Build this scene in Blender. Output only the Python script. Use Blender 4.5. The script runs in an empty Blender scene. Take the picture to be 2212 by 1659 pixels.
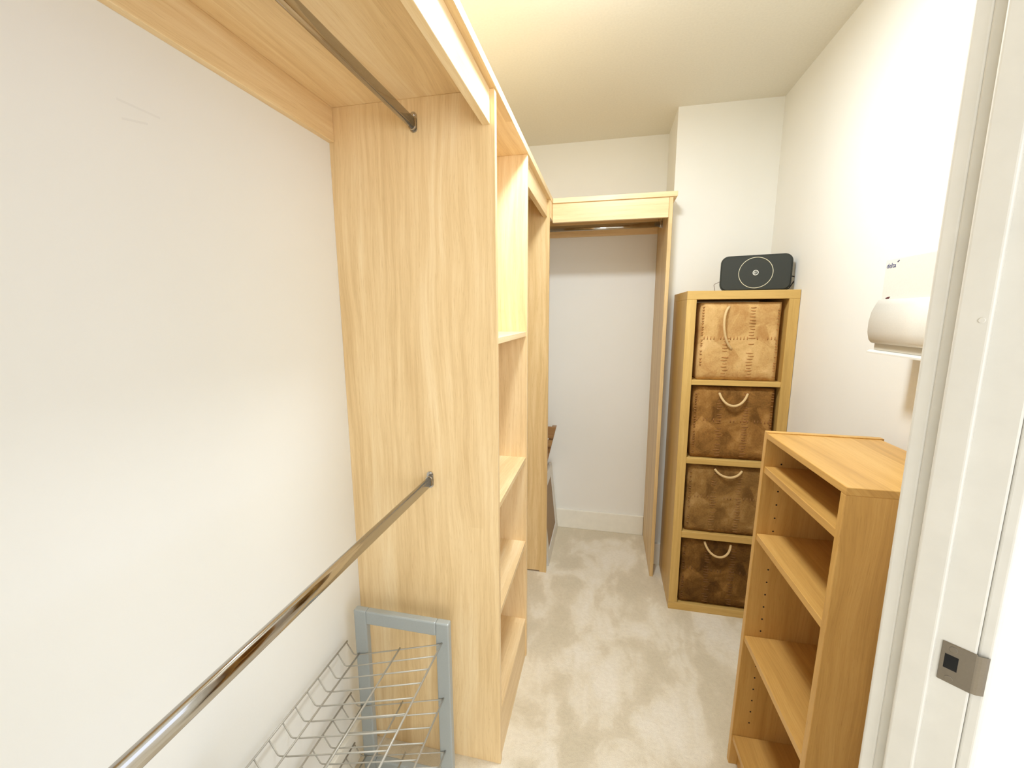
import bpy, bmesh, math, random
from mathutils import Vector, Matrix, noise as mnoise
R = math.radians
sc = bpy.context.scene
COL = sc.collection

# ------------------------------------------------------------------ camera
def make_camera():
    yaw, pitch, roll = R(12.5152), R(-9.3276), R(-0.2021)
    f = Vector((-math.sin(yaw)*math.cos(pitch), math.cos(yaw)*math.cos(pitch), math.sin(pitch)))
    rt = Vector((math.cos(yaw), math.sin(yaw), 0)); up = rt.cross(f)
    r2 = rt*math.cos(roll)+up*math.sin(roll); u2 = -rt*math.sin(roll)+up*math.cos(roll)
    cd = bpy.data.cameras.new('camera'); cam = bpy.data.objects.new('camera', cd); COL.objects.link(cam)
    cd.sensor_fit = 'HORIZONTAL'; cd.sensor_width = 36.0; cd.lens = 36.0*915.27/2212.0
    cd.clip_start = 0.02; cd.clip_end = 60
    m = Matrix((r2, u2, -f)).transposed().to_4x4(); m.translation = Vector((0.74768, -1.0992, 1.41261))
    cam.matrix_world = m; sc.camera = cam
make_camera()
CAM = Vector((0.74768, -1.0992, 1.41261))

# ------------------------------------------------------------------ world, lamp, exposure
WORLD_STRENGTH = 1.85
LAMP_POWER = 17.0
w = bpy.data.worlds.new('daylight'); sc.world = w; w.use_nodes = True
bg = w.node_tree.nodes['Background']; bg.inputs[0].default_value = (0.80, 0.87, 1.0, 1); bg.inputs[1].default_value = WORLD_STRENGTH
LAMP_POS = (0.73, 0.10, 2.365)
ld = bpy.data.lights.new('ceiling_lamp_light', 'AREA'); ld.shape = 'DISK'; ld.size = 0.22
ld.energy = LAMP_POWER; ld.color = (0.87, 0.95, 1.0)
lo = bpy.data.objects.new('ceiling_lamp_light', ld); COL.objects.link(lo); lo.location = LAMP_POS
pd = bpy.data.lights.new('ceiling_lamp_glow', 'POINT'); pd.shadow_soft_size = .10; pd.energy = 3.5; pd.color = ld.color
po = bpy.data.objects.new('ceiling_lamp_glow', pd); COL.objects.link(po); po.location = (LAMP_POS[0], LAMP_POS[1], 2.25)
# unseen fill lamp added behind the camera to brighten the first upright
wd = bpy.data.lights.new('added_hall_fill', 'AREA'); wd.shape = 'RECTANGLE'; wd.size = 1.1; wd.size_y = 1.3
wd.energy = 22.0; wd.color = (1.0, 0.97, 0.92)
wo = bpy.data.objects.new('added_hall_fill', wd); COL.objects.link(wo); wo.location = (1.65, -3.02, 1.55)
wo.rotation_euler = (R(90), 0, 0)
vs = sc.view_settings
vs.view_transform = 'Standard'; vs.look = 'None'; vs.gamma = 1.0; vs.use_curve_mapping = False
vs.exposure = 0.29
sc.cycles.max_bounces = 12; sc.cycles.diffuse_bounces = 8
sc.cycles.use_denoising = True

# ------------------------------------------------------------------ materials
def srgb(r, g, b):
    def c(v):
        v /= 255.0
        return v/12.92 if v <= .04045 else ((v+.055)/1.055)**2.4
    return (c(r), c(g), c(b), 1)

class NT:
    def __init__(s, name):
        s.m = bpy.data.materials.new(name); s.m.use_nodes = True
        s.t = s.m.node_tree; s.b = s.t.nodes['Principled BSDF']
    def n(s, typ, **kw):
        nd = s.t.nodes.new(typ)
        for k, v in kw.items():
            if k in nd.inputs: nd.inputs[k].default_value = v
            else: setattr(nd, k, v)
        return nd
    def l(s, a, b): s.t.links.new(a, b)
    def ramp(s, fac, stops):
        r = s.n('ShaderNodeValToRGB'); e = r.color_ramp.elements
        while len(e) < len(stops): e.new(.5)
        for q, (p, c) in zip(e, stops): q.position = p; q.color = c
        s.l(fac, r.inputs[0]); return r.outputs[0]
    def mix(s, fac, a, b, mode='MIX'):
        m = s.n('ShaderNodeMix'); m.data_type = 'RGBA'; m.blend_type = mode
        if isinstance(fac, (int, float)): m.inputs[0].default_value = fac
        else: s.l(fac, m.inputs[0])
        for i, v in ((6, a), (7, b)):
            if isinstance(v, tuple): m.inputs[i].default_value = v
            else: s.l(v, m.inputs[i])
        return m.outputs[2]
    def math(s, op, a, b=0.0):
        m = s.n('ShaderNodeMath'); m.operation = op
        for i, v in ((0, a), (1, b)):
            if isinstance(v, (int, float)): m.inputs[i].default_value = v
            else: s.l(v, m.inputs[i])
        return m.outputs[0]
    def bump(s, h, strength, dist):
        b = s.n('ShaderNodeBump'); b.inputs['Strength'].default_value = strength; b.inputs['Distance'].default_value = dist
        s.l(h, b.inputs['Height']); s.l(b.outputs[0], s.b.inputs['Normal'])

def plain(name, col, rough=.5, metal=0.0, bump=None, spec=None, coat=0.0):
    t = NT(name); t.b.inputs['Base Color'].default_value = col
    t.b.inputs['Roughness'].default_value = rough; t.b.inputs['Metallic'].default_value = metal
    if spec is not None: t.b.inputs['Specular IOR Level'].default_value = spec
    t.b.inputs['Coat Weight'].default_value = coat
    tc = t.n('ShaderNodeTexCoord')
    ns = t.n('ShaderNodeTexNoise', Scale=(bump[0] if bump else 40.0), Detail=3.0)
    t.l(tc.outputs['Object'], ns.inputs['Vector'])
    c = t.ramp(ns.outputs[0], [(.3, tuple(v*.97 for v in col[:3])+(1,)), (.7, tuple(min(1, v*1.02) for v in col[:3])+(1,))])
    t.l(c, t.b.inputs['Base Color'])
    if bump: t.bump(ns.outputs[0], bump[1], bump[2])
    return t.m

def wood(name, axis, dark, mid, light, rough=.38, stave=.045):
    """oak laminate: staves of varied tone and fine grain running along one axis"""
    t = NT(name); tc = t.n('ShaderNodeTexCoord'); oi = t.n('ShaderNodeObjectInfo')
    off = t.n('ShaderNodeVectorMath', operation='SCALE'); off.inputs[0].default_value = (3.1, 5.7, 7.3)
    t.l(oi.outputs['Random'], off.inputs['Scale'])
    ad = t.n('ShaderNodeVectorMath', operation='ADD'); t.l(tc.outputs['Object'], ad.inputs[0]); t.l(off.outputs[0], ad.inputs[1])
    sep = t.n('ShaderNodeSeparateXYZ'); t.l(ad.outputs[0], sep.inputs[0])
    i = 'XYZ'.index(axis); a, b = [k for k in range(3) if k != i]
    along = sep.outputs[i]; cross = t.math('ADD', sep.outputs[a], t.math('MULTIPLY', sep.outputs[b], 1.0))
    # slow wander of grain
    wv = t.n('ShaderNodeCombineXYZ'); t.l(t.math('MULTIPLY', along, 1.4), wv.inputs[0]); t.l(t.math('MULTIPLY', cross, 7.0), wv.inputs[1])
    wn = t.n('ShaderNodeTexNoise', Scale=1.0, Detail=2.0); t.l(wv.outputs[0], wn.inputs['Vector'])
    cr2 = t.math('ADD', cross, t.math('MULTIPLY', t.math('SUBTRACT', wn.outputs[0], .5), .075))
    st = t.math('FLOOR', t.math('DIVIDE', cr2, stave))
    segv = t.n('ShaderNodeCombineXYZ'); t.l(st, segv.inputs[0])
    wh0 = t.n('ShaderNodeTexWhiteNoise'); t.l(segv.outputs[0], wh0.inputs['Vector'])
    seg = t.math('FLOOR', t.math('ADD', t.math('DIVIDE', along, 6.0), t.math('MULTIPLY', wh0.outputs['Value'], 7.0)))
    t.l(seg, segv.inputs[1])
    wv2 = t.n('ShaderNodeCombineXYZ'); t.l(st, wv2.inputs[0]); t.l(seg, wv2.inputs[1])
    wh = t.n('ShaderNodeTexWhiteNoise'); t.l(wv2.outputs[0], wh.inputs['Vector'])
    # broad streaks, fine grain, cathedral figure
    def nz(sa, sccross, det):
        c = t.n('ShaderNodeCombineXYZ'); t.l(t.math('MULTIPLY', along, sa), c.inputs[0]); t.l(t.math('MULTIPLY', cr2, sccross), c.inputs[1])
        t.l(t.math('MULTIPLY', wh.outputs['Value'], .35), c.inputs[2])
        n = t.n('ShaderNodeTexNoise', Scale=1.0, Detail=det, Roughness=.6); t.l(c.outputs[0], n.inputs['Vector']); return n.outputs[0]
    broad = nz(1.0, 15.0, 3.0); mids = nz(3.2, 75.0, 3.0); fine = nz(9.0, 420.0, 4.0); pores = nz(28.0, 700.0, 2.0)
    v = t.math('ADD', t.math('MULTIPLY', wh.outputs['Value'], .09), t.math('MULTIPLY', broad, .36))
    v = t.math('ADD', v, t.math('MULTIPLY', fine, .20)); v = t.math('ADD', v, t.math('MULTIPLY', mids, .35))
    col = t.ramp(v, [(.34, dark), (.50, mid), (.66, light)])
    pr = t.ramp(pores, [(.30, (0.80, .74, .66, 1)), (.42, (1, 1, 1, 1))])
    col = t.mix(.55, col, pr, 'MULTIPLY')
    t.l(col, t.b.inputs['Base Color']); t.b.inputs['Roughness'].default_value = rough
    t.b.inputs['Specular IOR Level'].default_value = .42
    t.bump(fine, .06, .0006)
    return t.m

PALE = (srgb(216, 184, 134), srgb(236, 208, 160), srgb(249, 228, 188))
CUBE = (srgb(186, 150, 84), srgb(204, 168, 98), srgb(218, 184, 114))
HONEY = (srgb(180, 136, 70), srgb(201, 156, 86), srgb(214, 172, 102))
OAK = {a: wood('pale_oak_'+a.lower(), a, *PALE) for a in 'XYZ'}
OAK_SHADED = {a: wood('shaded_oak_'+a.lower(), a, srgb(196, 164, 112), srgb(216, 185, 132), srgb(232, 206, 158)) for a in 'XYZ'}  # same pale oak, darkened to put the corner uprights' shade into the colour
KAL = {a: wood('yellow_oak_'+a.lower(), a, *CUBE, stave=.09) for a in 'XYZ'}
BKC = {a: wood('honey_oak_'+a.lower(), a, *HONEY, stave=.12) for a in 'XYZ'}
BROWN = {a: wood('brown_wood_'+a.lower(), a, srgb(120, 86, 50), srgb(150, 112, 70), srgb(172, 134, 88)) for a in 'XYZ'}

SCUFFS = ((-.500, 1.7420, -.015, .033), (-.509, 1.7200, .19, .020))
def wall_paint():
    t = NT('wall_paint'); tc = t.n('ShaderNodeTexCoord')
    n1 = t.n('ShaderNodeTexNoise', Scale=2.0, Detail=4.0); t.l(tc.outputs['Object'], n1.inputs['Vector'])
    n2 = t.n('ShaderNodeTexNoise', Scale=160.0, Detail=3.0); t.l(tc.outputs['Object'], n2.inputs['Vector'])
    c = t.ramp(n1.outputs[0], [(.3, srgb(235, 234, 228)), (.7, srgb(238, 237, 232))])
    # faint scuff marks on the wall beside the hanging space
    sp = t.n('ShaderNodeSeparateXYZ'); t.l(tc.outputs['Object'], sp.inputs[0])
    for y0, z0, k, ln in SCUFFS:
        dy = t.math('SUBTRACT', sp.outputs[1], y0)
        dz = t.math('ABSOLUTE', t.math('SUBTRACT', t.math('SUBTRACT', sp.outputs[2], z0), t.math('MULTIPLY', dy, k)))
        m_ = t.math('MULTIPLY', t.math('LESS_THAN', dz, .0018), t.math('LESS_THAN', t.math('ABSOLUTE', dy), ln))
        m_ = t.math('MULTIPLY', m_, t.math('LESS_THAN', t.math('ABSOLUTE', sp.outputs[0]), .002))
        c = t.mix(t.math('MULTIPLY', m_, .10), c, (.35, .33, .33, 1))
    t.l(c, t.b.inputs['Base Color']); t.b.inputs['Roughness'].default_value = .75
    t.b.inputs['Specular IOR Level'].default_value = .25
    t.bump(n2.outputs[0], .12, .001)
    return t.m
M_WALL = wall_paint()
M_CEIL = plain('ceiling_paint', srgb(228, 225, 214), .85, bump=(120, .08, .001), spec=.15)
M_TRIM = plain('white_gloss_paint', srgb(214, 211, 203), .35, bump=(25, .05, .0006), spec=.4)
M_SKIRT = plain('white_skirting_paint', srgb(240, 237, 226), .4, bump=(25, .05, .0006), spec=.4)
M_CHROME = plain('chrome', (.50, .475, .445, 1), .10, 1.0)
M_NICKEL = plain('brushed_nickel', (.27, .235, .19, 1), .36, 1.0, bump=(400, .1, .0003))
M_WIRE = plain('grey_wire', srgb(176, 172, 162), .36, .25)
M_GREY = plain('silver_grey_paint', srgb(166, 172, 172), .42, .15, bump=(300, .08, .0003))
M_WHITEP = plain('white_plastic', srgb(222, 219, 210), .38, bump=(300, .03, .0003))
M_BLACK = plain('charcoal_mesh', srgb(46, 49, 44), .7, bump=(900, .25, .0006))
M_DARK = plain('black_plastic', srgb(22, 22, 22), .5)
M_HOLE = plain('dark_recess', srgb(14, 13, 11), .9)
M_RING = plain('pale_ring', srgb(228, 222, 196), .4)
M_LOGO = plain('white_logo_print', srgb(245, 243, 236), .4)
M_BLUE = plain('navy_print', srgb(48, 52, 110), .5)
M_RED = plain('dark_red_print', srgb(90, 40, 48), .5)
M_MIRROR = plain('mirror_glass', (.86, .86, .85, 1), .02, 1.0)
M_ROPE = plain('cotton_rope', srgb(214, 184, 134), .85, bump=(260, .6, .002))
M_CABLE = plain('brown_cable', srgb(96, 66, 52), .6)

def carpet():
    t = NT('carpet_pile'); tc = t.n('ShaderNodeTexCoord')
    mp = t.n('ShaderNodeMapping'); mp.inputs['Scale'].default_value = (1.45, .85, 1); mp.inputs['Rotation'].default_value = (0, 0, R(-24)); mp.inputs['Location'].default_value = (.35, .2, 0)
    t.l(tc.outputs['Object'], mp.inputs['Vector'])
    def nz(scale, det, dist=0.0, rough=.55):
        n = t.n('ShaderNodeTexNoise', Scale=scale, Detail=det, Distortion=dist, Roughness=rough)
        t.l(mp.outputs[0] if scale < 20 else tc.outputs['Object'], n.inputs['Vector']); return n.outputs[0]
    brushed = nz(3.6, 3.0, .5)          # pile pushed one way or the other by hoovering
    edge = nz(9.0, 4.0, .6); tuft = nz(420.0, 3.0); clump = nz(70.0, 3.0)
    v = t.math('ADD', t.math('MULTIPLY', brushed, .75), t.math('MULTIPLY', edge, .25))
    a = t.ramp(v, [(.42, srgb(222, 211, 187)), (.49, srgb(230, 219, 196)), (.53, srgb(240, 231, 211)), (.62, srgb(247, 240, 225))])
    b = t.ramp(tuft, [(.3, (.80, .79, .77, 1)), (.65, (1, 1, 1, 1))])
    c = t.mix(.6, a, b, 'MULTIPLY')
    d = t.ramp(clump, [(.35, (.92, .91, .90, 1)), (.6, (1, 1, 1, 1))]); c = t.mix(.6, c, d, 'MULTIPLY')
    t.l(c, t.b.inputs['Base Color']); t.b.inputs['Roughness'].default_value = 1.0
    t.b.inputs['Specular IOR Level'].default_value = .05
    t.b.inputs['Sheen Weight'].default_value = .25; t.b.inputs['Sheen Roughness'].default_value = .6
    h = t.math('ADD', t.math('MULTIPLY', tuft, .6), t.math('MULTIPLY', clump, .9))
    t.bump(h, .55, .006)
    return t.m
M_CARPET = carpet()

def hide(name, dark, mid, light):
    t = NT(name); tc = t.n('ShaderNodeTexCoord')
    n1 = t.n('ShaderNodeTexNoise', Scale=9.0, Detail=5.0, Distortion=.8, Roughness=.62); t.l(tc.outputs['Object'], n1.inputs['Vector'])
    n2 = t.n('ShaderNodeTexNoise', Scale=170.0, Detail=4.0); t.l(tc.outputs['Object'], n2.inputs['Vector'])
    vor = t.n('ShaderNodeTexVoronoi', Scale=11.0); t.l(tc.outputs['Object'], vor.inputs['Vector'])
    vs_ = t.n('ShaderNodeSeparateColor'); t.l(vor.outputs['Color'], vs_.inputs[0])
    v = t.math('ADD', t.math('MULTIPLY', n1.outputs[0], .72), t.math('MULTIPLY', vs_.outputs[0], .10))
    v = t.math('ADD', v, t.math('MULTIPLY', n2.outputs[0], .18))
    c = t.ramp(v, [(.36, dark), (.52, mid), (.68, light)])
    t.l(c, t.b.inputs['Base Color']); t.b.inputs['Roughness'].default_value = .82
    t.b.inputs['Specular IOR Level'].default_value = .15
    t.bump(t.math('ADD', n1.outputs[0], t.math('MULTIPLY', n2.outputs[0], .25)), .5, .006)
    return t.m

# ------------------------------------------------------------------ mesh helpers
def box(bm, lo, hi, bev=0.0012, seg=1):
    r = bmesh.ops.create_cube(bm, size=1.0); vs = r['verts']
    for v in vs:
        v.co = Vector(((lo[i]+hi[i])/2 + v.co[i]*(hi[i]-lo[i]) for i in range(3)))
    if bev:
        es = list({e for v in vs for e in v.link_edges})
        bmesh.ops.bevel(bm, geom=es, offset=bev, segments=seg, affect='EDGES', profile=.5, clamp_overlap=True)
def B(*boxes, bev=0.0012, seg=1):
    bm = bmesh.new()
    for lo, hi in boxes: box(bm, lo, hi, bev, seg)
    return bm
def prism(bm, poly, axis, a, b, bev=0.0):
    """polygon in the two other axes, extruded along axis from a to b"""
    o = [k for k in range(3) if k != axis]
    def P(p, t):
        v = [0, 0, 0]; v[o[0]] = p[0]; v[o[1]] = p[1]; v[axis] = t; return v
    A_ = [bm.verts.new(P(p, a)) for p in poly]; B_ = [bm.verts.new(P(p, b)) for p in poly]
    f = [bm.faces.new(A_), bm.faces.new(B_[::-1])]
    n = len(poly)
    for i in range(n): f.append(bm.faces.new((A_[i], B_[i], B_[(i+1) % n], A_[(i+1) % n])))
    bmesh.ops.recalc_face_normals(bm, faces=f)
    if bev:
        bmesh.ops.bevel(bm, geom=[e for e in {e for q in f for e in q.edges}], offset=bev, segments=2, affect='EDGES')
def tube(bm, pts, r, n=8, closed=False, rx=None):
    pts = [Vector(p) for p in pts]; m = len(pts); rings = []
    prev = None
    for i, p in enumerate(pts):
        if closed: d = (pts[(i+1) % m]-pts[i-1])
        else: d = pts[min(i+1, m-1)]-pts[max(i-1, 0)]
        d.normalize()
        if prev is None:
            up = Vector((0, 0, 1)) if abs(d.z) < .9 else Vector((1, 0, 0))
        else: up = prev
        s = d.cross(up).normalized(); u = s.cross(d).normalized(); prev = u
        rings.append([bm.verts.new(p + s*math.cos(2*math.pi*k/n)*(rx or r) + u*math.sin(2*math.pi*k/n)*r) for k in range(n)])
    fs = []
    for i in range(m if closed else m-1):
        a, b = rings[i], rings[(i+1) % m]
        for k in range(n): fs.append(bm.faces.new((a[k], a[(k+1) % n], b[(k+1) % n], b[k])))
    if not closed:
        fs.append(bm.faces.new(rings[0][::-1])); fs.append(bm.faces.new(rings[-1]))
    for f in fs: f.smooth = True
    bmesh.ops.recalc_face_normals(bm, faces=fs)
def disc(bm, c, nrm, r, h, n=24, dome=0.0):
    c = Vector(c); nrm = Vector(nrm).normalized()
    q = Vector((0, 0, 1)).rotation_difference(nrm)
    prof = [(0, 0), (r, 0), (r, h*.7), (r*.86, h), (0, h+dome)]
    rings = []
    for rr, hh in prof:
        if rr == 0: rings.append([bm.verts.new(c + q @ Vector((0, 0, hh)))])
        else: rings.append([bm.verts.new(c + q @ Vector((rr*math.cos(2*math.pi*k/n), rr*math.sin(2*math.pi*k/n), hh))) for k in range(n)])
    fs = []
    for a, b in zip(rings, rings[1:]):
        for k in range(n):
            k2 = (k+1) % n
            if len(a) == 1: fs.append(bm.faces.new((a[0], b[k2], b[k])))
            elif len(b) == 1: fs.append(bm.faces.new((a[k], a[k2], b[0])))
            else: fs.append(bm.faces.new((a[k], a[k2], b[k2], b[k])))
    bmesh.ops.recalc_face_normals(bm, faces=fs)
def bez(p0, p1, p2, p3, n=14):
    o = []
    for i in range(n+1):
        t = i/n; a = [Vector(p) for p in (p0, p1, p2, p3)]
        o.append(a[0]*(1-t)**3+a[1]*3*t*(1-t)**2+a[2]*3*t*t*(1-t)+a[3]*t**3)
    return o

BASE = {}
def obj(name, bm, mat, parent=None, kind=None, label=None, smooth=False):
    """one mesh object; vertices are given in room coordinates and moved into the thing's frame"""
    me = bpy.data.meshes.new(name); 
    inv = BASE.get(parent.name) if parent else None
    if inv is not None: bmesh.ops.transform(bm, matrix=inv, verts=bm.verts)
    bm.to_mesh(me); bm.free()
    if smooth:
        for p in me.polygons: p.use_smooth = True
    me.materials.append(mat)
    o = bpy.data.objects.new(name, me); COL.objects.link(o)
    if parent:
        o.parent = parent; BASE[o.name] = inv
    if kind: o['kind'] = kind
    if label: o['label'] = label
    return o
def thing(name, label, cat, loc, rot=(0, 0, 0), group=None, kind=None, local=False):
    o = bpy.data.objects.new(name, None); COL.objects.link(o)
    o.empty_display_size = .05; o.location = loc; o.rotation_euler = rot
    if label: o['label'] = label
    if cat: o['category'] = cat
    if group: o['group'] = group
    if kind: o['kind'] = kind
    m = Matrix.LocRotScale(Vector(loc), __import__('mathutils').Euler(rot), None)
    BASE[o.name] = None if local else m.inverted()
    return o
def text_bm(body, size, extrude):
    cu = bpy.data.curves.new('txt', 'FONT'); cu.body = body; cu.size = size; cu.extrude = extrude
    cu.align_x = 'LEFT'; cu.resolution_u = 4
    o = bpy.data.objects.new('txt', cu); COL.objects.link(o)
    dg = bpy.context.evaluated_depsgraph_get(); dg.update()
    me = bpy.data.meshes.new_from_object(o.evaluated_get(dg))
    bm = bmesh.new(); bm.from_mesh(me)
    bpy.data.objects.remove(o); bpy.data.curves.remove(cu); bpy.data.meshes.remove(me)
    return bm

# ------------------------------------------------------------------ dimensions
XU, ZS, ZT = .4626, 1.9571, 1.9802        # panel depth, underside and top of the top shelf
TH = .018
Y2, Y3, YF = .4425, 1.0363, 1.5806        # second and third upright, far wall
XR, XC, YC, CEIL = 1.518, 1.0543, 1.2615, 2.40
XF, ZF = .4503, 1.876
P4L, P4Y = 1.018, 1.125
ANG = R(48); RV = Vector((-math.sin(ANG), math.cos(ANG), 0)); WV = Vector((math.cos(ANG), math.sin(ANG), 0))
H = .75
def jamb(wq, s, z=0.0): return Vector((CAM.x, CAM.y, 0)) + WV*wq + RV*s + Vector((0, 0, z))

# ------------------------------------------------------------------ setting
S = 'structure'
obj('floor', B(((-.2, -3.2, -.05), (3.2, 1.8, 0)), bev=0), M_CARPET, kind=S)
obj('ceiling', B(((-.8, -3.2, CEIL), (3.2, 1.75, CEIL+.08)), bev=0), M_CEIL, kind=S)
obj('wall_left', B(((-.1, -1.45, 0), (0, 1.68, CEIL)), bev=0), M_WALL, kind=S)
obj('wall_back', B(((0, YF, 0), (XC, YF+.1, CEIL)), bev=0), M_WALL, kind=S)
obj('wall_alcove', B(((XC, YC, 0), (XR, YF+.1, CEIL)), bev=0), M_WALL, kind=S)
obj('wall_right', B(((XR, -.5, 0), (XR+.1, YF+.1, CEIL)), bev=0), M_WALL, kind=S)
# near wall: splayed at the doorway, then square to the right wall
WT0, WT1 = .045, .138      # hall side and room side of the wall, along the reveal
DR, DL = H+.02, -.17       # clear edges of the opening along the wall
def front_right():
    a = jamb(DR, WT0); b = jamb(DR, WT1); c = jamb(DR+.06, WT1)
    e = jamb(DR+1.6, WT0)
    bm = bmesh.new()
    prism(bm, [(a.x, a.y), (e.x, e.y), (XR+.02, c.y+.0), (c.x, c.y), (b.x, b.y)] if False else
          [(a.x, a.y), (e.x, e.y), (e.x, e.y+.12), (XR+.1, c.y+.30), (XR+.1, c.y), (c.x, c.y), (b.x, b.y)], 2, 0, CEIL)
    return bm
def front_left():
    b = jamb(DL, WT1); a = jamb(DL, WT0); c = jamb(DL-.16, WT1); d = jamb(DL-.9, WT0)
    bm = bmesh.new()
    prism(bm, [(a.x, a.y), (b.x, b.y), (c.x, c.y), (-.1, c.y), (-.1, d.y), (d.x, d.y)], 2, 0, CEIL)
    return bm
obj('wall_front', front_right(), M_WALL, kind=S)
obj('wall_front.001', front_left(), M_WALL, kind=S)
bm = bmesh.new()
p = [jamb(DL, WT0), jamb(DR, WT0), jamb(DR, WT1), jamb(DL, WT1)]
prism(bm, [(q.x, q.y) for q in p], 2, 2.04, CEIL)
obj('wall_front.002', bm, M_WALL, kind=S)

# hall behind the doorway: end wall, unseen window added round the fill lamp
obj('wall_hall', B(((-.8, -3.2, 0), (1.05, -3.1, CEIL)), ((2.25, -3.2, 0), (3.2, -3.1, CEIL)), ((1.05, -3.2, 0), (2.25, -3.1, .85)), ((1.05, -3.2, 2.25), (2.25, -3.1, CEIL)), bev=0), M_WALL, kind=S)
obj('added_window_1', B(((1.05, -3.17, .85), (1.10, -3.11, 2.25)), ((2.20, -3.17, .85), (2.25, -3.11, 2.25)), ((1.10, -3.17, .85), (2.20, -3.11, .90)), ((1.10, -3.17, 2.20), (2.20, -3.11, 2.25)), ((1.63, -3.16, .90), (1.67, -3.12, 2.20))), M_TRIM, kind=S)

def skirting(lo, hi): return B((lo, hi), bev=.003, seg=2)
obj('baseboard_left', skirting((0, -1.28, 0), (.015, -.002, .128)), M_SKIRT, kind=S)
obj('baseboard_back', skirting((.02, YF-.015, 0), (P4L-.001, YF, .128)), M_SKIRT, kind=S)
obj('baseboard_alcove', skirting((XC-.013, YC-.015, 0), (XR-.001, YC, .128)), M_SKIRT, kind=S)
obj('baseboard_right', skirting((XR-.015, -.36, 0), (XR, YC-.016, .128)), M_SKIRT, kind=S)

# door frame in the splayed near wall
door = thing('door_1', None, None, jamb(H, WT0), kind=S)
def bar(w0, w1, s0, s1, z0, z1, bev=.002, seg=2):
    bm = bmesh.new(); box(bm, (0, 0, 0), (1, 1, 1), 0)
    for v in bm.verts:
        v.co = jamb(w0+(w1-w0)*v.co.x, s0+(s1-s0)*v.co.y, z0+(z1-z0)*v.co.z)
    if bev: bmesh.ops.bevel(bm, geom=list(bm.edges), offset=bev, segments=seg, affect='EDGES', profile=.5)
    bmesh.ops.recalc_face_normals(bm, faces=bm.faces)
    return bm
e = [v*H for v in (.042, .0595, .1072, .1470, .1617, .1845)]     # reveal edges from hall side to room side
TOP = 2.02
obj('door_lining', bar(H, H+.02, e[1], e[4]+.001, 0, TOP), M_TRIM, door)
obj('door_stop', bar(H-.012, H+.002, e[2], e[3], 0, TOP, .003, 3), M_TRIM, door)
obj('architrave', bar(H+.006, H+.07, e[0], e[1], 0, TOP+.05, .003, 3), M_TRIM, door)
obj('architrave', bar(H+.0, H+.06, e[4], e[5], 0, TOP+.05, .003, 3), M_TRIM, door)
LW = -.15
obj('door_lining', bar(LW-.02, LW, e[1], e[4], 0, TOP), M_TRIM, door)
obj('door_stop', bar(LW-.002, LW+.012, e[2], e[3], 0, TOP, .003, 3), M_TRIM, door)
obj('architrave', bar(LW-.07, LW-.006, e[0], e[1], 0, TOP+.05, .003, 3), M_TRIM, door)
obj('door_head', bar(LW, H, e[1], e[4], TOP, TOP+.02), M_TRIM, door)
# strike plate with lip, latch hole and two screws
zs0, zs1 = 1.4126-.6413*H, 1.4126-.5665*H
bm = bar(H-.0018, H+.0005, .0575*H, .0998*H, zs0, zs1, .0008, 1)
# curved lip wrapping the corner
prof = [(H-.0018, .0590*H), (H-.0015, .0560*H), (H-.0005, .0520*H), (H+.0025, .0470*H), (H+.0050, .0440*H)]
for k in range(len(prof)-1):
    (wa, sa), (wb, sb) = prof[k], prof[k+1]
    vv = [bm.verts.new(jamb(wq, s, z)) for wq, s, z in ((wa, sa, zs0+.001), (wb, sb, zs0+.001), (wb, sb, zs1-.001), (wa, sa, zs1-.001))]
    bm.faces.new(vv)
sp = obj('strike_plate', bm, M_NICKEL, door, label='dull nickel strike plate')
zc = (zs0+zs1)/2
obj('latch_hole', bar(H-.0021, H-.0010, .0775*H, .0945*H, zc-.008, zc+.012, 0), M_HOLE, sp)
for dz in (.0205, -.0215):
    bm = bmesh.new(); disc(bm, jamb(H-.0017, .0855*H, zc+dz), -WV, .0042, .0006, 16); obj('screw', bm, M_NICKEL, sp)
bm = bmesh.new(); disc(bm, jamb(H-.0118, .0885, 1.4038), -WV, .0032, .0012, 12); obj('filled_nail_hole', bm, M_TRIM, door)

# ------------------------------------------------------------------ fitted oak furniture on the left
top = thing('top_shelf', 'long pale oak top shelf running along the left wall above the uprights', 'shelf', (.0, .0, ZS))
obj('top_board', B(((0, -1.22, ZS), (XU+.004, YF, ZT)), bev=.001), OAK['Y'], top)
obj('fascia_board', B(((XF-.020, -1.22, ZF), (XF, -.0005, ZS)), bev=.001), OAK['Y'], top)
obj('fascia_board', B(((XF-.020, Y2+TH, ZF), (XF, Y3-.0005, ZS)), bev=.001), OAK['Y'], top)
obj('fascia_board', B(((XF-.008, Y3+TH, ZF), (XU+.002, P4Y+.008, ZS)), bev=.001), OAK['Y'], top)
for a, b in ((-1.22, -.0005), (Y2+TH, Y3-.0005)):
    obj('wall_batten', B(((0, a, 1.8705), (.0165, b, ZS)), bev=.001), OAK['Y'], top)

unit = thing('shelving_unit', 'tall narrow pale oak shelving tower with open shelves against the left wall', 'shelving unit', (.2, .23, 0))
obj('side_panel', B(((0, 0, 0), (XU, TH, ZS)), bev=.001), OAK['Z'], unit)
obj('side_panel', B(((0, Y2, 0), (XU, Y2+TH, ZS)), bev=.001), OAK['Z'], unit)
for z in (1.3501, .8687, .5198, .1743):
    obj('shelf', B(((.002, TH, z-TH), (XU-.004, Y2, z)), bev=.001), OAK['Y'], unit)
obj('plinth', B(((XU-.022, TH, 0), (XU-.004, Y2, .1743-TH)), bev=.001), OAK['Y'], unit)

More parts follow.
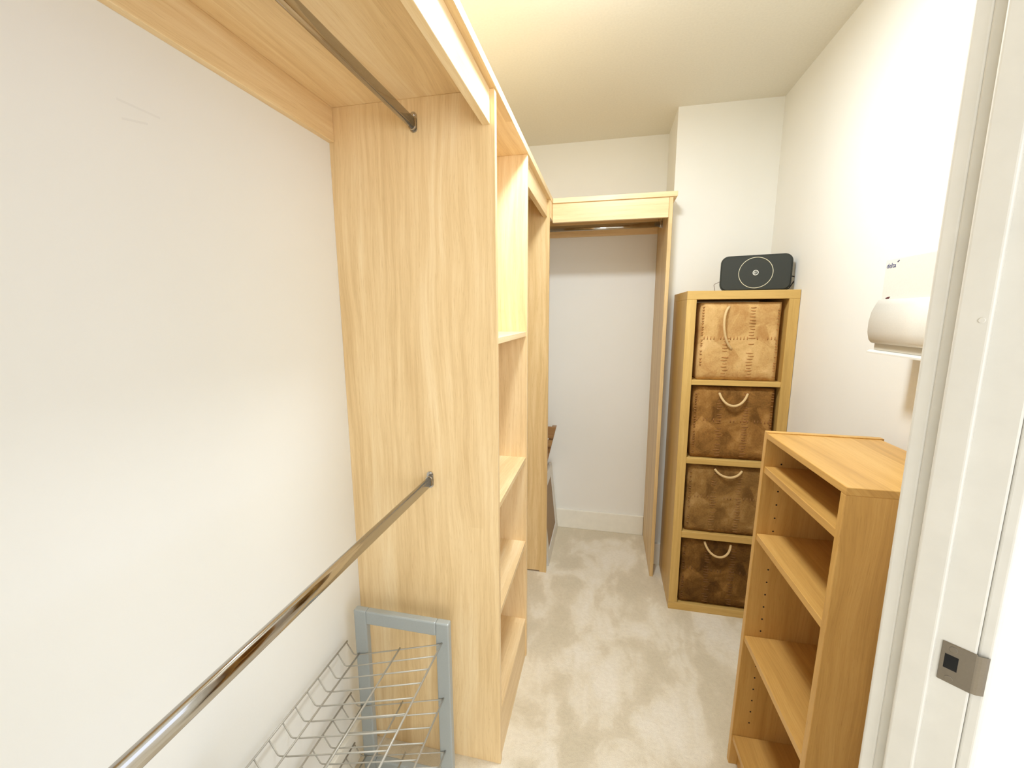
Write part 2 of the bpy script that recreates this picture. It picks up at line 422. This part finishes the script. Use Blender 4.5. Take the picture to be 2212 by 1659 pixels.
# far hanging unit: third upright, far right upright, top, fascia, batten, rail
corner = thing('corner_wardrobe', 'open pale oak hanging bay across the back wall with a chrome rail', 'wardrobe', (.74, 1.35, 0))
bm = bmesh.new()
prism(bm, [(0, .009), (.425, .009), (.425, 0), (XU, 0), (XU, ZS), (0, ZS)], 1, Y3, Y3+TH, .0008)
obj('upright_panel', bm, OAK_SHADED['Z'], corner)
obj('upright_panel', B(((P4L, P4Y, 0), (P4L+TH, YF-.0002, ZS)), bev=.001), OAK_SHADED['Z'], corner)
obj('top_board', B(((XU+.005, P4Y-.008, ZS), (1.0535, YF-.0002, ZT)), bev=.001), OAK['X'], corner)
obj('fascia_board', B(((XU+.003, P4Y+.001, ZF-.010), (P4L-.0004, P4Y+.021, ZS)), bev=.001), OAK['X'], corner)
obj('wall_batten', B(((.02, YF-.0165, 1.868), (P4L-.0004, YF-.0002, ZS)), bev=.001), OAK['X'], corner)

def oval(bm, p0, p1, rw, rh, n=20):
    p0 = Vector(p0); p1 = Vector(p1); d = (p1-p0).normalized(); u = Vector((0, 0, 1)); s = d.cross(u)
    rings = []
    for p in (p0, p1):
        ring = []
        for k in range(n):
            a = 2*math.pi*k/n; c, q = math.cos(a), math.sin(a)
            # flat-sided oval section
            x = rw*c; z = (rh-rw)*(1 if q > 1e-6 else -1 if q < -1e-6 else 0)+rw*q
            ring.append(bm.verts.new(p+s*x+u*z))
        rings.append(ring)
    fs = []
    for k in range(n): fs.append(bm.faces.new((rings[0][k], rings[0][(k+1) % n], rings[1][(k+1) % n], rings[1][k])))
    for f in fs: f.smooth = True
    fs += [bm.faces.new(rings[0]), bm.faces.new(rings[1][::-1])]
    bmesh.ops.recalc_face_normals(bm, faces=fs)
def socket(at, d):
    """U shaped rail socket: a plate, a cup round the rail and a screw above"""
    at = Vector(at); d = Vector(d)
    bm = bmesh.new()
    oval(bm, at+Vector((0, 0, .004)), at+Vector((0, 0, .004))+d*.003, .0100, .0245)
    oval(bm, at+d*.003, at+d*.014, .0098, .0172)
    return bm
def screw(at, d):
    bm = bmesh.new(); disc(bm, Vector(at)+Vector((0, 0, .0225))+Vector(d)*.003, d, .0045, .0022, 14, .0008); return bm
def rail(name, label, x, z):
    t = thing(name, label, 'clothes rail', (x, -.6, z), group='hanging rails beside the white left wall')
    bm = bmesh.new(); oval(bm, (x, -1.27, z), (x, -.0035, z), .0075, .0150)
    obj('rail_tube', bm, M_CHROME, t)
    b = obj('rail_socket', socket((x, -.0003, z), (0, -1, 0)), M_CHROME, t)
    obj('screw', screw((x, -.0003, z), (0, -1, 0)), M_CHROME, b)
    b = obj('rail_socket', socket((x, -1.285, z), (0, 1, 0)), M_CHROME, t)
    return t
rail('hanging_rail', 'chrome oval hanging rail under the oak top shelf, upper of two', .2475, 1.8950)
rail('hanging_rail', 'chrome oval hanging rail at waist height in front of the white wall', .2580, .9330)
bm = bmesh.new(); oval(bm, (.36, 1.35, 1.878), (P4L-.0035, 1.35, 1.878), .0075, .0150)
rt_ = obj('hanging_rail', bm, M_CHROME, corner)
obj('rail_socket', socket((P4L-.0003, 1.35, 1.878), (-1, 0, 0)), M_CHROME, rt_)

# ------------------------------------------------------------------ cube unit with four boxes
CX0, CX1, CY0, CY1, CT = 1.0818, 1.5165, .8763, 1.2440, 1.5088
cube = thing('cube_shelf', 'tall yellow oak cube shelf holding four fabric boxes', 'shelving unit', ((CX0+CX1)/2, 1.06, 0))
obj('top_board', B(((CX0, CY0, 1.4730), (CX1, CY1, CT)), bev=.0012), KAL['X'], cube)
obj('bottom_board', B(((CX0, CY0, 0), (CX1, CY1, .0360)), bev=.0012), KAL['X'], cube)
obj('side_panel', B(((CX0, CY0+.0004, .0361), (CX0+.0395, CY1, 1.4729)), bev=.0012), KAL['Z'], cube)
obj('side_panel', B(((CX1-.0395, CY0+.0004, .0361), (CX1, CY1, 1.4729)), bev=.0012), KAL['Z'], cube)
shelf_z = [(1.1025, 1.1245), (.7395, .7660), (.3755, .4060)]
for a, b in shelf_z:
    obj('shelf', B(((CX0+.0396, CY0+.001, a), (CX1-.0396, CY1-.01, b)), bev=.0012), KAL['X'], cube)

def storage_box(i, z0, z1, x0, x1, mat, label, handle, stitchmat):
    yb = CY0+.012
    t = thing('storage_box', label, 'storage box', ((x0+x1)/2, yb+.17, z0), group='fabric boxes in the cube shelf')
    bm = bmesh.new(); rnd = random.Random(i*7+3)
    nx, nz = 18, 18
    # front face grid with rounded rim and gently quilted surface, sides and back as a shell
    def P(u, v, d):
        x = x0+(x1-x0)*u; z = z0+(z1-z0)*v
        ed = min(u, 1-u, v, 1-v)
        round_ = .012*max(0, 1-ed/.07)**2
        qn = mnoise.noise(Vector((x*9, z*9+i*5, i*3.7)))*.0055+mnoise.noise(Vector((x*32, z*32, i)))*.0018
        wob = mnoise.noise(Vector((z*7, i*2.2, 1.3)))*.003*(1 if u > .5 else -1)*(1 if u in (0, 1) else 0)
        return Vector((x+wob, yb+round_+qn*(1 if ed > 0 else .3), z))
    g = [[bm.verts.new(P(a/nx, b/nz, 0)) for b in range(nz+1)] for a in range(nx+1)]
    fs = []
    for a in range(nx):
        for b in range(nz):
            fs.append(bm.faces.new((g[a][b], g[a+1][b], g[a+1][b+1], g[a][b+1])))
    rim = [g[a][0] for a in range(nx)]+[g[nx][b] for b in range(nz)]+[g[a][nz] for a in range(nx, 0, -1)]+[g[0][b] for b in range(nz, 0, -1)]
    back = []
    for v in rim:
        c = v.co.copy(); c.y = yb+.335; back.append(bm.verts.new(c))
    m = len(rim)
    for k in range(m): fs.append(bm.faces.new((rim[k], back[k], back[(k+1) % m], rim[(k+1) % m])))
    fs.append(bm.faces.new(back))
    bmesh.ops.recalc_face_normals(bm, faces=fs)
    body = obj('box_body', bm, mat, t, smooth=True)
    # raised cross stitches along two upright seams, one level seam and the right rim
    bm = bmesh.new(); W = x1-x0; Hh = z1-z0
    def front_y(x, z): return P((x-x0)/W, (z-z0)/Hh, 0).y
    def stitch(xa, za, xb, zb):
        y = min(front_y(xa, za), front_y(xb, zb))
        tube(bm, [(xa, y+.0012, za), ((xa+xb)/2, y-.0012, (za+zb)/2), (xb, y+.0012, zb)], .0017, 5)
    for cx, (v0, v1) in ((.34, (.05, .93)), (.655, (.05, .93))):
        if i == 0 and cx < .5: v1 = .62
        n = int((v1-v0)*28)
        for k in range(n):
            v = v0+(v1-v0)*k/(n-1); z = z0+Hh*v
            xx = x0+W*(cx+rnd.uniform(-.012, .012)); hw = rnd.uniform(.008, .014)
            if rnd.random() < .12: continue
            stitch(xx-hw, z+rnd.uniform(-.0015, .0015), xx+hw, z+rnd.uniform(-.0015, .0015))
    for k in range(26):
        v = .06+.88*k/25; z = z0+Hh*v
        for u in ((.955, .985), (.018, .045)):
            if rnd.random() < .75: stitch(x0+W*u[0], z, x0+W*u[1], z+rnd.uniform(-.003, .003))
    for k in range(22):
        u = .06+.88*k/21
        if rnd.random() < .7: stitch(x0+W*u, z0+Hh*.545-.007, x0+W*u+.001, z0+Hh*.545+.007)
    obj('stitching', bm, stitchmat, t, kind='stuff')
    bm = bmesh.new()
    tube(bm, bez(*handle(yb), n=18), .0052, 8)
    obj('rope_handle', bm, M_ROPE, t)
    return t
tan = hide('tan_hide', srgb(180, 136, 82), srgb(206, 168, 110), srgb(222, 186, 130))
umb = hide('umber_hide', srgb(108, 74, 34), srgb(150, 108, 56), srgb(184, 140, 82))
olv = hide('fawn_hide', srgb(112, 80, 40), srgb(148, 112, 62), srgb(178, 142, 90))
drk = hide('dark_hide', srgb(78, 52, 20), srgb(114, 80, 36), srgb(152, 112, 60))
X0B, X1B = 1.1370, 1.4650
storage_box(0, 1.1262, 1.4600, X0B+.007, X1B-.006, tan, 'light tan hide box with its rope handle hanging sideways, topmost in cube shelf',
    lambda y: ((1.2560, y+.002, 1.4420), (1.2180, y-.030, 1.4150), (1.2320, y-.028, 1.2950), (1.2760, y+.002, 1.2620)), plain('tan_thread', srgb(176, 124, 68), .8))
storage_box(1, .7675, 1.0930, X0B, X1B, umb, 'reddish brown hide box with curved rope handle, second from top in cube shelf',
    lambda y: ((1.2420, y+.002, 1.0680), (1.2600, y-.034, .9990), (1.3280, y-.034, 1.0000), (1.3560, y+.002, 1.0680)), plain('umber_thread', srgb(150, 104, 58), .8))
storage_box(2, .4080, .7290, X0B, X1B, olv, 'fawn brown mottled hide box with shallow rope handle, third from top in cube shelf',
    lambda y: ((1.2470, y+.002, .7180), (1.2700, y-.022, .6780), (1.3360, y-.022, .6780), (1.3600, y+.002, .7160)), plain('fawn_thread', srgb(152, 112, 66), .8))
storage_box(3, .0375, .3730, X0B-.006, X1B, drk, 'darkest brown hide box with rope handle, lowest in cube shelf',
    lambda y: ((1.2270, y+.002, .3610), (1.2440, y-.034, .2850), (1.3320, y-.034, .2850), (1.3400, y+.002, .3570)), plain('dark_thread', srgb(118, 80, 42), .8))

# ------------------------------------------------------------------ router on the cube shelf
RYAW = R(-15)
router = thing('router', 'charcoal wireless router with a pale ring standing on the cube shelf', 'router', (1.371, .985, CT+.0004), (R(-2), 0, RYAW), local=True)
def rrect(w_, h_, r, n=8):
    o = []
    for cx, cz, a0 in ((w_/2-r, h_-r, 0), (-w_/2+r, h_-r, 90), (-w_/2+r, r, 180), (w_/2-r, r, 270)):
        for k in range(n+1):
            a = R(a0+90*k/n); o.append((cx+r*math.cos(a), cz+r*math.sin(a)))
    return o
RW, RH = .272, .152
bm = bmesh.new(); prism(bm, rrect(RW, RH, .032), 1, -.024, .024)
bmesh.ops.bevel(bm, geom=[e_ for e_ in bm.edges if len({round(v.co.y, 4) for v in e_.verts}) == 1], offset=.006, segments=3, affect='EDGES')
obj('router_body', bm, M_BLACK, router)
rc = (0.002, -.0243, .0765); 
def ringpts(r, n): return [(rc[0]+r*math.cos(2*math.pi*k/n), rc[1], rc[2]+r*math.sin(2*math.pi*k/n)) for k in range(n)]
bm = bmesh.new(); tube(bm, ringpts(.0645, 64), .0013, 6, True); obj('light_ring', bm, M_RING, router)
bm = bmesh.new(); tube(bm, ringpts(.0098, 32), .0016, 6, True); em = obj('logo_ring', bm, M_LOGO, router)
bm = text_bm('BT', .0125, .0004)
xs = [v.co.x for v in bm.verts]; ys = [v.co.y for v in bm.verts]
for v in bm.verts:
    x, y, z = v.co; v.co = Vector((rc[0]+(x-(min(xs)+max(xs))/2)*.80, rc[1]-.0004-z, rc[2]+y-(min(ys)+max(ys))/2))
obj('logo_letters', bm, M_LOGO, router)
obj('foot', B(((-.10, -.02, -.0002), (.10, .02, .004)), bev=0), M_DARK, router)
bm = bmesh.new(); tube(bm, [(.128, .012, .058), (.140, .014, .060), (.152, .016, .057), (.153, .016, .048), (.143, .014, .030), (.132, .012, .010), (.120, .016, .004)], .0022, 8)
obj('power_cable', bm, M_DARK, router, label='black looped cable')
bm = bmesh.new(); tube(bm, [(-.128, .020, .050), (-.140, .024, .046), (-.157, .027, .038), (-.160, .028, .034), (-.158, .028, .022), (-.1535, .028, .0012)], .0010, 6)
obj('data_cable', bm, M_CABLE, router, label='thin brown wire')

# ------------------------------------------------------------------ honey oak bookcase on the right
BY, BT_ = R(1.95), R(1.05)
bk = thing('bookcase', 'waist high honey oak bookcase with open shelves against the right wall', 'bookcase', (1.1695, .1761, .0), (0, BT_, BY), local=True)
L, D, HB = .3960, .2840, 1.0897
T2 = .018
obj('side_panel', B(((0, -T2, 0), (D, 0, HB)), bev=.001), BKC['Z'], bk)
obj('side_panel', B(((0, -L, 0), (D, -L+T2, HB-.019)), bev=.001), BKC['Z'], bk)
obj('top_board', B(((0, -L, HB-.019), (D-.007, -T2-.0002, HB-.003)), bev=.001), BKC['Y'], bk)
obj('back_panel', B(((D-.006, -L+T2, .02), (D, -T2, HB-.0195)), bev=0), BKC['Z'], bk)
for z in (.9913, .7890, .4597, .1079):
    obj('shelf', B(((.003, -L+T2+.0003, z-.019), (D-.0065, -T2-.0003, z)), bev=.001), BKC['Y'], bk)
obj('plinth', B(((.024, -L+T2, .001), (.042, -T2, .0885)), bev=.001), BKC['Y'], bk)

bm = bmesh.new()
for k in range(22):
    for xx in (.045, D-.050):
        zz = .16+k*.040
        if min(abs(zz-q+.01) for q in (.9913, .7890, .4597, .1079)) > .016: disc(bm, (xx, -T2-.0002, zz), (0, -1, 0), .0024, .0004, 8)
obj('peg_holes', bm, M_HOLE, bk, kind='stuff')

# ------------------------------------------------------------------ consumer unit on the right wall
CUX = 1.427
cu = thing('consumer_unit', 'white electrical consumer unit with a bulging cover on the right wall', 'fuse box', (XR, .02, 1.31))
YA, YB = -.17, .176
bm = bmesh.new(); prism(bm, [(CUX, 1.3195), (CUX, 1.5437), (XR-.0003, 1.5437), (XR-.0003, 1.3195)], 1, YA, YB, .002); obj('enclosure', bm, M_WHITEP, cu)
prof = [(CUX-.0002, 1.4475), (CUX-.006, 1.4455), (1.4155, 1.4330), (1.4085, 1.4150), (1.4050, 1.3900), (1.4055, 1.3650), (1.4100, 1.3460), (1.4160, 1.3380), (1.4215, 1.3365), (CUX-.0002, 1.3365)]
bm = bmesh.new(); prism(bm, prof, 1, YA, YB-.001)
for f in bm.faces:
    if len(f.verts) == 4: f.smooth = True
obj('cover', bm, M_WHITEP, cu)
bm = bmesh.new(); prism(bm, [(1.4245, 1.3200), (1.4245, 1.3364), (CUX-.0002, 1.3364), (CUX-.0002, 1.3200)], 1, YA, YB-.002)
obj('recess_strip', bm, plain('grey_plastic', srgb(196, 188, 172), .5), cu)
bm = bmesh.new(); prism(bm, [(1.4120, 1.3110), (1.4120, 1.3150), (1.4180, 1.3193), (XR-.0003, 1.3193), (XR-.0003, 1.3110)], 1, YA, YB+.004); obj('base_lip', bm, M_WHITEP, cu)
bm = text_bm('delta', .0165, .0002)
for v in bm.verts:
    x, y, z = v.co; v.co = Vector((CUX-.0003-z, .1705-x*1.10, 1.5225+y))
obj('maker_lettering', bm, M_BLUE, cu)
bm = bmesh.new(); tube(bm, [(CUX-.0003, .1300, 1.5345), (CUX-.0003, .1245, 1.5378)], .0011, 6); obj('maker_mark', bm, M_BLUE, cu)
bm = bmesh.new(); prism(bm, [(.158, 1.4476), (.158, 1.4500), (.150, 1.4520), (.142, 1.4525), (.146, 1.4476)], 0, CUX-.0006, CUX); obj('printed_mark', bm, M_RED, cu)

# ------------------------------------------------------------------ wire shoe rack beside the first upright
rk = thing('wire_rack', 'grey metal shoe rack with sloping wire trays standing by the white wall', 'shoe rack', (.19, -.3, 0))
FX0, FX1, FZ = .0450, .3420, .5560
def ring_frame(y0, y1):
    def q(lo, hi): return B((lo, hi), bev=.004, seg=2)
    obj('frame_post', q((FX0, y0, 0), (FX0+.040, y1, FZ)), M_GREY, rk)
    obj('frame_post', q((FX1-.040, y0, 0), (FX1, y1, FZ)), M_GREY, rk)
    obj('frame_bar', q((FX0+.039, y0, FZ-.042), (FX1-.039, y1, FZ)), M_GREY, rk)
    obj('frame_bar', q((FX0+.039, y0, .001), (FX1-.039, y1, .041)), M_GREY, rk)
ring_frame(-.104, -.082)
ring_frame(-.606, -.584)
def tray(dz):
    """wire tray: sloping floor with a lip turned up at the wall side"""
    y0, y1 = -.106, -.582
    prof_ = [(.3205, .4935), (.0640, .4125), (.0420, .4080), (.0370, .4095), (.0165, .4440)]
    P_ = [(x, z+dz) for x, z in prof_]
    bm = bmesh.new(); n = 12
    for x, z in ((P_[0][0], P_[0][1]), (.1890, .4520+dz), (.0560, .4103+dz), P_[4]):
        tube(bm, [(x, y0+.004, z+.002), (x, y1-.004, z+.002)], .0025, 7)
    t = obj('wire_tray', bm, M_WIRE, rk)
    for k in range(n):
        bm = bmesh.new(); y = y0+(y1-y0)*k/(n-1)
        tube(bm, [(x, y, z) for x, z in P_], .0018, 6)
        obj('cross_wire', bm, M_WIRE, t)
for dz in (0, -.1795, -.360): tray(dz)

# ------------------------------------------------------------------ things leaning in the far corner
hm = thing('slatted_rack', 'folded brown slatted wooden rack in the far left corner, behind the third upright', 'rack', (.29, 1.32, 0))
SY0, SY1, CZ = 1.300, 1.345, .761
xR = lambda z: .300+(z/CZ)*.1773
xL = lambda z: .160-(z/CZ)*.110
def rail_board(fx):
    bm = bmesh.new(); prism(bm, [(fx(0), 0), (fx(CZ), CZ), (fx(CZ)-.026, CZ), (fx(0)-.026, 0)], 1, SY0+.014, SY1, .001); return bm
obj('side_rail', rail_board(xR), BROWN['Z'], hm)
obj('side_rail', rail_board(lambda z: xL(z)+.026), BROWN['Z'], hm)
for za, zb in ((.692, CZ), (.640, .680), (.52, .60), (.36, .46), (.20, .30), (.05, .15)):
    bm = bmesh.new(); prism(bm, [(xL(za), za), (xL(zb), zb), (xR(zb), zb), (xR(za), za)], 1, SY0, SY0+.0135, .001)
    obj('slat', bm, BROWN['X'], hm)

mr = thing('picture_frame', 'white framed brown board leaning back towards the left wall behind the third upright', 'frame', (.458, 1.33, 0))
MX = .4560; ML = R(6.0)
def mpt(y, s, n): return Vector((MX-math.sin(ML)*s+math.cos(ML)*n, y, math.cos(ML)*s+math.sin(ML)*n))
def mbar(y0, y1, s0, s1, n0, n1, bev=.0015):
    bm = bmesh.new(); box(bm, (0, 0, 0), (1, 1, 1), 0)
    for v in bm.verts: v.co = mpt(y0+(y1-y0)*v.co.x, s0+(s1-s0)*v.co.y, n0+(n1-n0)*v.co.z)
    bmesh.ops.recalc_face_normals(bm, faces=bm.faces)
    if bev: bmesh.ops.bevel(bm, geom=list(bm.edges), offset=bev, segments=1, affect='EDGES')
    return bm
MY0, MY1, MS, MW = 1.100, 1.563, .452, .060
for a in ((MY0, MY1, 0, MW), (MY0, MY1, MS-MW, MS), (MY0, MY0+MW, MW, MS-MW), (MY1-MW, MY1, MW, MS-MW)):
    obj('frame_bar', mbar(a[0], a[1], a[2], a[3], -.004, .014), M_TRIM, mr)
obj('brown_board', mbar(MY0+.020, MY1-.020, .020, MS-.020, 0, .008, 0), plain('taupe_board', srgb(150, 124, 92), .6), mr)

# ------------------------------------------------------------------ ceiling lamp (above the frame)
lp = thing('ceiling_lamp', 'round white flush ceiling lamp at the middle of the ceiling', 'ceiling lamp', (LAMP_POS[0], LAMP_POS[1], CEIL))
bm = bmesh.new(); disc(bm, (LAMP_POS[0], LAMP_POS[1], CEIL-.0002), (0, 0, -1), .14, .026, 40); obj('lamp_body', bm, M_WHITEP, lp)
